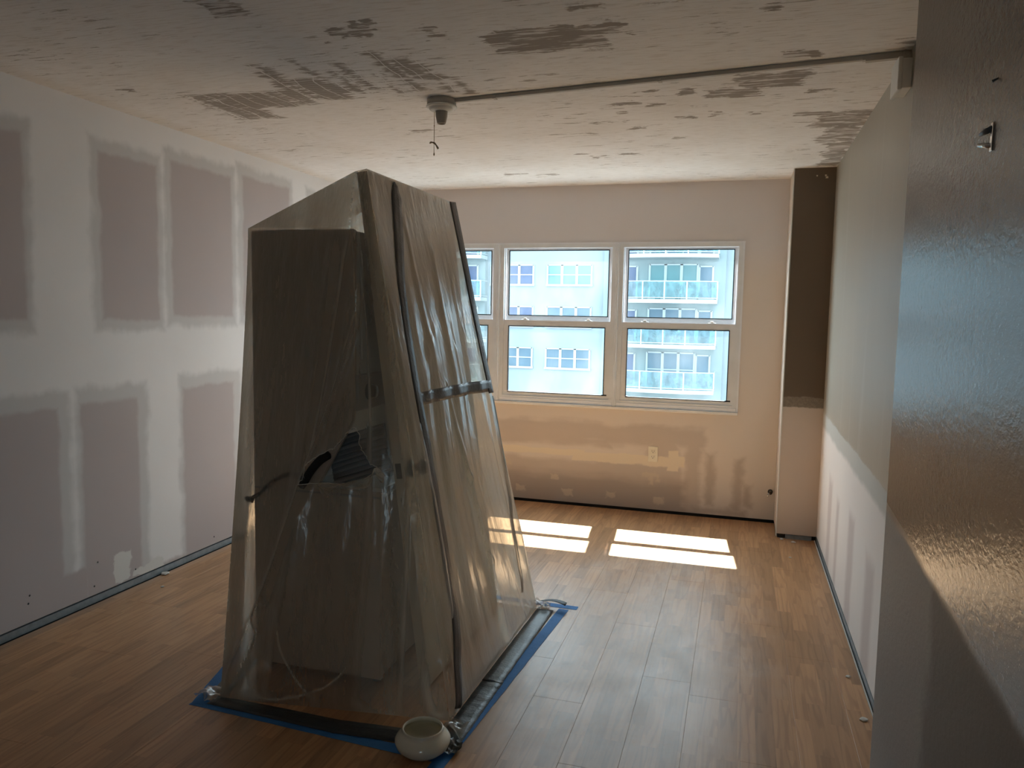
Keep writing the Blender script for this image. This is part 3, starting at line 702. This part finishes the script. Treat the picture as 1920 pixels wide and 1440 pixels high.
def patch(bm, fn, nu, nv, flip=False, hole=None):
    V = [[bm.verts.new(fn(a / nu, b / nv)) for a in range(nu + 1)] for b in range(nv + 1)]
    for b in range(nv):
        for a in range(nu):
            if hole and inpoly((a + .5) / nu, (b + .5) / nv, hole): continue
            q = (V[b][a], V[b + 1][a], V[b + 1][a + 1], V[b][a + 1])
            try: bm.faces.new(q[::-1] if flip else q)
            except ValueError: pass
def build_sheet():
    bm = bmesh.new()
    patch(bm, S_front, 150, 230, hole=HOLEUV)
    patch(bm, S_right, 150, 200)
    patch(bm, S_left, 50, 90, True); patch(bm, S_back, 50, 90, True)
    patch(bm, S_roof, 40, 30, True); patch(bm, S_gable, 40, 20)
    patch(bm, lambda u, v: PA2.lerp(PA, u).lerp(PB2.lerp(PB, u), v), 3, 40)
    bmesh.ops.remove_doubles(bm, verts=bm.verts, dist=.0009)
    o = obj('plastic_sheet', bm, M['sheet'], smooth=True)
    return tag(o, 'milky translucent plastic sheet draped over the machine and leaning door as a tent', 'plastic sheet')
sheet = build_sheet()
if HOLEUV:
    # curled whitish rim and flaps of torn film
    P = [S_front(u, v) + Vector((0, -.003, 0)) for u, v in HOLEUV]; P.append(P[0]); Q = []
    for a, b in zip(P, P[1:]):
        for k in range(5):
            q = a.lerp(b, k / 5); q += Vector((random.uniform(-.0025, .0025), random.uniform(-.005, .001), random.uniform(-.0025, .0025))); Q.append(q)
    Q.append(Q[0]); bm = bmesh.new(); tube(bm, Q, .0013, 5); obj('torn_edge', bm, M['cordw'], sheet, True)
    def flap(uv0, uv1, drop, side_, n=14):
        bm = bmesh.new(); rows = []
        for k in range(n + 1):
            t = k / n; u = lerp(uv0[0], uv1[0], t); v = lerp(uv0[1], uv1[1], t); base = S_front(u, v) + Vector((0, -.004, 0))
            wv = drop * (math.sin(math.pi * min(1, t * 1.02)) ** .6) * (1 + .35 * mnoise.noise(Vector((t * 9, drop * 50, 1))))
            rows.append([bm.verts.new(base + Vector((side_ * wv * s * .5, -.025 * math.sin(s * 2.4), -wv * s))) for s in (0, .25, .5, .75, 1)])
        for a, b in zip(rows, rows[1:]):
            for j in range(4): bm.faces.new((a[j], b[j], b[j + 1], a[j + 1]))
        obj('torn_flap', bm, M['sheet'], sheet, True)
    hu = lambda i_: HOLEUV[i_ % len(HOLEUV)]
    flap(hu(14), hu(17), .035, .3); flap(hu(17), hu(18), .022, -.2); flap(hu(14), (hu(14)[0] + .045, hu(14)[1] + .03), .04, .3); flap(hu(18), (hu(18)[0] + .06, hu(18)[1] + .025), .02, .2)
def ribbon(name, fn, pts, widths, mat, parent, off, k=10, nrm=Vector((1, -.15, .1)), steps=3, seed=1):
    UV = spline([(a, b, 0) for a, b in pts], k); n = len(UV); bm = bmesh.new(); rows = []
    for i_, q in enumerate(UV):
        t = i_ / (n - 1); f = t * (len(widths) - 1); wd = lerp(widths[int(f)], widths[min(int(f) + 1, len(widths) - 1)], f - int(f))
        a = UV[max(i_ - 1, 0)]; b = UV[min(i_ + 1, n - 1)]; tg = (fn(b[0], b[1]) - fn(a[0], a[1])).normalized(); sd = tg.cross(nrm).normalized()
        c = fn(min(max(q[0], 0), 1), min(max(q[1], 0), 1)); row = []
        for s in range(steps + 1):
            ss = s / steps - .5
            row.append(bm.verts.new(c + sd * wd * ss + nrm * (off + .003 * mnoise.noise(Vector((t * 30 + seed, ss * 2, 1))) + .0025)))
        rows.append(row)
    for a, b in zip(rows, rows[1:]):
        for j in range(steps): bm.faces.new((a[j], b[j], b[j + 1], a[j + 1]))
    bmesh.ops.recalc_face_normals(bm, faces=bm.faces)
    o = obj(name, bm, mat, parent, True); md = o.modifiers.new('t', 'SOLIDIFY'); md.thickness = .0012; return o
sr = lambda u, v: S_right(u, v)
RN = Vector((1, -.15, .2))
ribbon('tape_strip', sr, [(.250, .006), (.243, .040), (.187, .136), (.137, .242), (.103, .431), (.119, .5685), (.124, .749), (.085, .878), (.03, .985)], [.006, .070, .062, .052, .046, .050, .058, .056, .045], M['duct'], sheet, .002, seed=1)
ribbon('tape_strip', sr, [(.965, .0), (.975, .115), (.965, .285), (.945, .462)], [.060, .060, .056, .05], M['duct'], sheet, .003, seed=5)
ribbon('tape_strip', sr, [(.125, .436), (.32, .436), (.52, .437), (.80, .441), (1.005, .446)], [.050, .052, .054, .056, .058], M['duct'], sheet, .0045, seed=9)
ribbon('zipper_edge', sr, [(.975, .47), (.92, .671), (.862, .8445), (.83, .93)], [.036, .036, .032, .02], M['zip'], sheet, -.006, seed=13)

# ================================================================ FLOOR TAPE
def strip(name, pts, wds, mat, z, label, cat, group=None, n=40, crum=.0):
    bm = bmesh.new(); P = [Vector((a, b, z)) for a, b in pts]; tot = len(P) - 1; rows = []
    for i_ in range(n + 1):
        f = i_ / n * tot; k = min(int(f), tot - 1); c = P[k].lerp(P[k + 1], f - k); tg = (P[k + 1] - P[k]).normalized(); sd = Vector((-tg.y, tg.x, 0))
        wl = lerp(wds[k], wds[k + 1], f - k); row = []
        for s in (-.5, -.17, .17, .5):
            j_ = .0018 * mnoise.noise(Vector((i_ * .8, s * 3, z * 900))) * (abs(s) > .4)
            hgt = crum * abs(mnoise.noise(Vector((i_ * .35, s * 4, 3 + z * 500)))) * (1 if abs(s) < .4 else .3)
            row.append(bm.verts.new(c + sd * (wl * s + j_) + Vector((0, 0, hgt))))
        rows.append(row)
    for a, b in zip(rows, rows[1:]):
        for j in range(3): bm.faces.new((a[j], b[j], b[j + 1], a[j + 1]))
    bmesh.ops.recalc_face_normals(bm, faces=bm.faces)
    for f in bm.faces:
        if f.normal.z < 0: f.normal_flip()
    o = obj(name, bm, mat, None, crum > 0); md = o.modifiers.new('t', 'SOLIDIFY'); md.thickness = .0004; md.offset = 1
    return tag(o, label, cat, group)
bt = 'masking_tape'; g = 'blue tape around the plastic tent'
strip(bt, [(-1.90, 2.285), (-.872, 2.229)], [.05, .05], M['blue'], .0008, 'blue masking tape strip on the floor along the front of the plastic tent', 'tape', g)
strip(bt, [(-.893, 2.0), (-.783, 3.62)], [.05, .05], M['blue'], .0014, 'blue masking tape strip on the floor along the right side of the tent', 'tape', g)
strip(bt, [(-1.872, 2.27), (-2.27, 3.67)], [.05, .05], M['blue'], .0014, 'blue masking tape strip on the floor at the left side of the tent', 'tape', g)
strip(bt, [(-.72, 3.655), (-2.3, 3.70)], [.045, .045], M['blue'], .0008, 'blue masking tape end sticking out behind the far right tent corner', 'tape', g)
g = 'dark tape holding down the plastic tent'
strip('duct_tape', [(-1.84, 2.315), (-1.3, 2.295), (-.90, 2.33)], [.065, .085, .09], M['floorduct'], .0024, 'wide black duct tape strip along the front hem of the plastic tent', 'tape', g, crum=.006)
strip('duct_tape', [(-.895, 2.31), (-.885, 2.80)], [.085, .085], M['floorduct'], .0026, 'near length of dark duct tape on the right hem of the tent', 'tape', g, crum=.007)
strip('duct_tape', [(-.887, 2.78), (-.868, 3.58)], [.085, .085], M['floorduct'], .0034, 'far length of dark duct tape on the right hem of the tent', 'tape', g, crum=.007)
strip('duct_tape', [(-1.845, 2.36), (-2.13, 3.6)], [.07, .07], M['floorduct'], .0024, 'dark duct tape strip along the left hem of the tent', 'tape', g, crum=.006)
bm = bmesh.new()   # lifted end of tape at the far right corner
rows = []
for k in range(9):
    t = k / 8; c = Vector((-.93 + .16 * t, 3.66 - .05 * t, .006 + .030 * math.sin(t * 2.2)));
    rows.append([bm.verts.new(c + Vector((0, s * .045 * (.3 + .7 * t), .010 * s * s))) for s in (-.5, 0, .5)])
for a, b in zip(rows, rows[1:]):
    for j in range(2): bm.faces.new((a[j], b[j], b[j + 1], a[j + 1]))
o = obj('duct_tape', bm, M['black'], smooth=True); md = o.modifiers.new('t', 'SOLIDIFY'); md.thickness = .001
tag(o, 'curled loose end of black tape at the far right corner of the tent', 'tape')
def scrap(name, c, r, seed, mat, label, cat, flat=.5):
    bm = bmesh.new(); bmesh.ops.create_grid(bm, x_segments=14, y_segments=14, size=r)
    for v in bm.verts:
        q = v.co * 22; v.co.z = flat * r * (.3 + mnoise.noise(Vector((q.x, q.y, seed))) + .5 * mnoise.noise(Vector((q.x * 2.3, q.y * 2.3, seed + 4))))
        v.co.x += .4 * r * mnoise.noise(Vector((q.x, q.y, seed + 9))); v.co.y += .4 * r * mnoise.noise(Vector((q.x, q.y, seed + 19)))
    mz = min(v.co.z for v in bm.verts)
    for v in bm.verts: v.co.z += .003 - mz
    bmesh.ops.translate(bm, vec=(c[0], c[1], 0), verts=bm.verts); o = obj(name, bm, mat, None, True); return tag(o, label, cat)
scrap('plastic_scrap', (-.895, 2.40), .042, 2, M['sheet'], 'crumpled plastic hem bunched at the near right corner of the tent', 'plastic', .6)
scrap('plastic_scrap', (-.90, 3.60), .045, 5, M['sheet'], 'crumpled plastic hem bunched at the far right corner beside the curled tape', 'plastic', .7)
scrap('plastic_scrap', (-1.86, 2.335), .045, 8, M['sheet'], 'crumpled plastic hem bunched at the near left corner of the tent', 'plastic', .6)
scrap('tape_tuft', (-.875, 2.285), .040, 12, M['duct'], 'puckered dark tape tuft on the floor right beside the glass bowl', 'tape', .7)

# ================================================================ GLASS BOWL (lamp shade)
bc = Vector((-.955, 2.245, .0035))
bm = bmesh.new()
lathe(bm, [(.0001, .004), (.048, .004), (.052, .0), (.066, .007), (.085, .024), (.0925, .041), (.0925, .050), (.086, .061), (.076, .070), (.070, .075), (.0685, .082), (.0685, .086), (.066, .088), (.063, .086), (.063, .078), (.069, .071), (.080, .060), (.087, .049), (.087, .041), (.079, .026), (.060, .011), (.0001, .009)], bc, 64)
tag(obj('glass_bowl', bm, M['bowl'], smooth=True), 'round milky glass bowl with a rimmed opening standing on the tape corner', 'bowl')

# ================================================================ CEILING FITTINGS
lp = empty('ceiling_lampholder', (-1.353, 3.34, H)); tag(lp, 'bare round lampholder with pull chain mounted on the scraped ceiling', 'lamp')
cx, cy_ = -1.353, 3.34
bm = bmesh.new(); lathe(bm, [(.066, H - .0005), (.067, H - .030), (.060, H - .031)], (cx, cy_, 0), 48); obj('box_cover', bm, M['conduit'], lp, True)
bm = bmesh.new(); lathe(bm, [(.060, H - .028), (.070, H - .030), (.071, H - .035), (.064, H - .039), (.058, H - .038), (.056, H - .046), (.048, H - .052), (.024, H - .054), (.0001, H - .054)], (cx, cy_, 0), 48); obj('base_ring', bm, M['boxw'], lp, True)
bm = bmesh.new(); lathe(bm, [(.030, H - .050), (.028, H - .056), (.027, H - .075), (.022, H - .098), (.020, H - .106), (.017, H - .109), (.016, H - .095), (.0001, H - .092)], (cx, cy_, 0), 32); obj('socket', bm, M['socket'], lp, True)
bm = bmesh.new(); xx = cx - .032; yy = cy_ - .008
tube(bm, [(xx, yy, H - .052), (xx, yy, H - .12), (xx, yy, H - .245)], .0012, 6)
for k in range(24): lathe(bm, [(.0001, -.002), (.0022, 0), (.0001, .002)], (xx, yy, H - .06 - k * .0078), 6)
lathe(bm, [(.0001, -.008), (.004, -.004), (.0025, .006), (.0001, .008)], (xx, yy, H - .245), 8); lathe(bm, [(.0001, -.005), (.003, 0), (.0001, .005)], (xx, yy, H - .118), 8)
obj('pull_chain', bm, M['brass'], lp)
bm = bmesh.new(); tube(bm, spline([(xx - .022, yy, H - .196), (xx - .012, yy - .004, H - .192), (xx, yy, H - .195), (xx + .010, yy, H - .205), (xx + .020, yy, H - .222)], 4), [.002, .003, .004, .005, .004, .0035, .003, .004, .005, .0045, .004, .0035, .0035, .004, .0045, .005, .005], 7)
obj('paper_twist', bm, M['brass'], lp, True)
cd = empty('surface_conduit', (-.4, 3.24, H)); tag(cd, 'long grey surface conduit across the ceiling from lampholder to right wall', 'conduit')
a = Vector((-1.29, 3.345, 0)); b = Vector((.53, 3.135, 0)); dr = (b - a).normalized(); angz = math.atan2(dr.y, dr.x); Lc = (b - a).length
cm = Matrix.Translation(a) @ Matrix.Rotation(angz, 4, 'Z')
B('duct', (0, Lc, -.010, .010, H - .017, H - .0003), M['conduit'], cd, bev=.003, mtx=cm)
for q in (.20, .94, 1.70):
    bm = bmesh.new(); box(bm, q - .008, q + .008, -.0125, .0125, H - .0195, H - .0003, bev=.002, mtx=cm); box(bm, q - .008, q + .008, .012, .028, H - .003, H - .0003, mtx=cm)
    st = obj('strap', bm, M['conduit'], cd)
    bm = bmesh.new(); lathe(bm, [(.004, 0), (.004, -.003), (.0001, -.004)], (q, .021, H - .003), 10); bmesh.ops.transform(bm, matrix=cm, verts=bm.verts); obj('screw', bm, M['chrome'], st)
B('elbow', (Lc - .13, Lc + .012, -.014, .014, H - .024, H - .0003), M['conduit'], cd, bev=.003, mtx=cm)
B('wall_duct', (XR - .026, XR - .0005, 3.115, 3.150, 2.36, H - .0005), M['conduit'], cd, bev=.003)
jb = empty('junction_box', (XR, 3.15, 2.3)); tag(jb, 'white surface junction box under the conduit at the top of the right wall', 'junction box')
B('box_body', (XR - .034, XR - .0005, 3.075, 3.205, 2.296, 2.400), M['boxw'], jb, bev=.003)
B('box_cover', (XR - .048, XR - .033, 3.07, 3.21, 2.290, 2.406), M['boxw'], jb, bev=.004)

# ================================================================ WALL FITTINGS
ou = empty('wall_outlet', (-.583, YB, .442)); tag(ou, 'ivory double wall outlet on the patched wall below the window', 'outlet')
B('cover_plate', (-.583 - .036, -.583 + .036, YB - .007, YB + .001, .442 - .058, .442 + .058), M['outlet'], ou, bev=.003)
for s in (-.021, .021):
    bm = bmesh.new(); box(bm, -.583 - .017, -.583 + .017, YB - .010, YB - .006, .442 + s - .014, .442 + s + .014, bev=.003); rc = obj('receptacle', bm, M['outlet'], ou)
    bm = bmesh.new(); z_ = .442 + s
    box(bm, -.583 - .009, -.583 - .0065, YB - .0112, YB - .009, z_ - .001, z_ + .008); box(bm, -.583 + .0065, -.583 + .009, YB - .0112, YB - .009, z_ - .001, z_ + .008); box(bm, -.583 - .003, -.583 + .003, YB - .0112, YB - .009, z_ - .010, z_ - .005, bev=.001)
    obj('slot', bm, M['slot'], rc)
pv = empty('pipe_valve', (.262, YB, .227)); tag(pv, 'small dark metal valve stub poking from the wall near the corner column', 'valve')
bm = bmesh.new(); lathe(bm, [(.018, 0), (.018, -.004), (.009, -.006), (.008, -.035), (.012, -.036), (.012, -.048), (.0001, -.05)], (.262, YB, .227), 20, 'Y'); obj('stub', bm, M['doorknob'], pv, True)
bm = bmesh.new(); tube(bm, spline([(.262, YB - .04, .227), (.250, YB - .045, .222), (.243, YB - .045, .205), (.246, YB - .045, .195)], 4), .005, 8); obj('spout', bm, M['chrome'], pv, True)
hk = empty('wall_hook', (XF, 1.36, 1.75)); tag(hk, 'small chrome hook bracket screwed to the dark glossy wall on the right', 'hook')
B('hook_plate', (XF - .003, XF + .001, 1.350, 1.360, 1.728, 1.772), M['chrome'], hk, bev=.001)
bm = bmesh.new(); tube(bm, [(XF, 1.357, 1.764), (XF - .006, 1.372, 1.762), (XF - .010, 1.385, 1.760)], [.005, .005, .003], 8); obj('upper_prong', bm, M['knob'], hk, True)
bm = bmesh.new(); tube(bm, [(XF, 1.357, 1.737), (XF - .006, 1.372, 1.741), (XF - .010, 1.388, 1.745)], [.004, .004, .0035], 8); obj('lower_prong', bm, M['chrome'], hk, True)
bm = bmesh.new(); tube(bm, [(XF + .002, 1.351, 1.837), (XF - .008, 1.352, 1.832)], [.0012, .0022], 8)
tag(obj('nail', bm, M['screw']), 'tiny dark nail in the glossy wall above the chrome hook', 'nail')
# plaster crumbs on the floor
for k, (x_, y_, r_, lab) in enumerate([(-2.985, 3.385, .022, 'white plaster crumb against the left wall where it meets the floor'), (-2.86, 3.22, .010, 'small plaster chip on the floor a little out from the left wall'),
        (.40, 5.25, .014, 'plaster chip on the floor in front of the corner column'), (.36, 4.9, .008, 'tiny plaster chip on the floor by the right wall near the column'),
        (.50, 2.95, .014, 'grey plaster lump beside the track of the right wall'), (.49, 3.30, .010, 'pale mortar smear on the floor by the right wall'), (.33, 5.30, .012, 'mortar crumb at the left foot of the corner column')]):
    bm = bmesh.new(); bmesh.ops.create_icosphere(bm, subdivisions=2, radius=r_)
    for v in bm.verts: v.co *= 1 + .5 * mnoise.noise(v.co * 90 + Vector((k, 0, 0))); v.co.z = max(v.co.z * .35, -r_ * .25) + r_ * .25
    bmesh.ops.translate(bm, vec=(x_, y_, .0), verts=bm.verts); tag(obj('plaster_crumb', bm, M['mortar']), lab, 'debris', 'plaster crumbs on the floor')
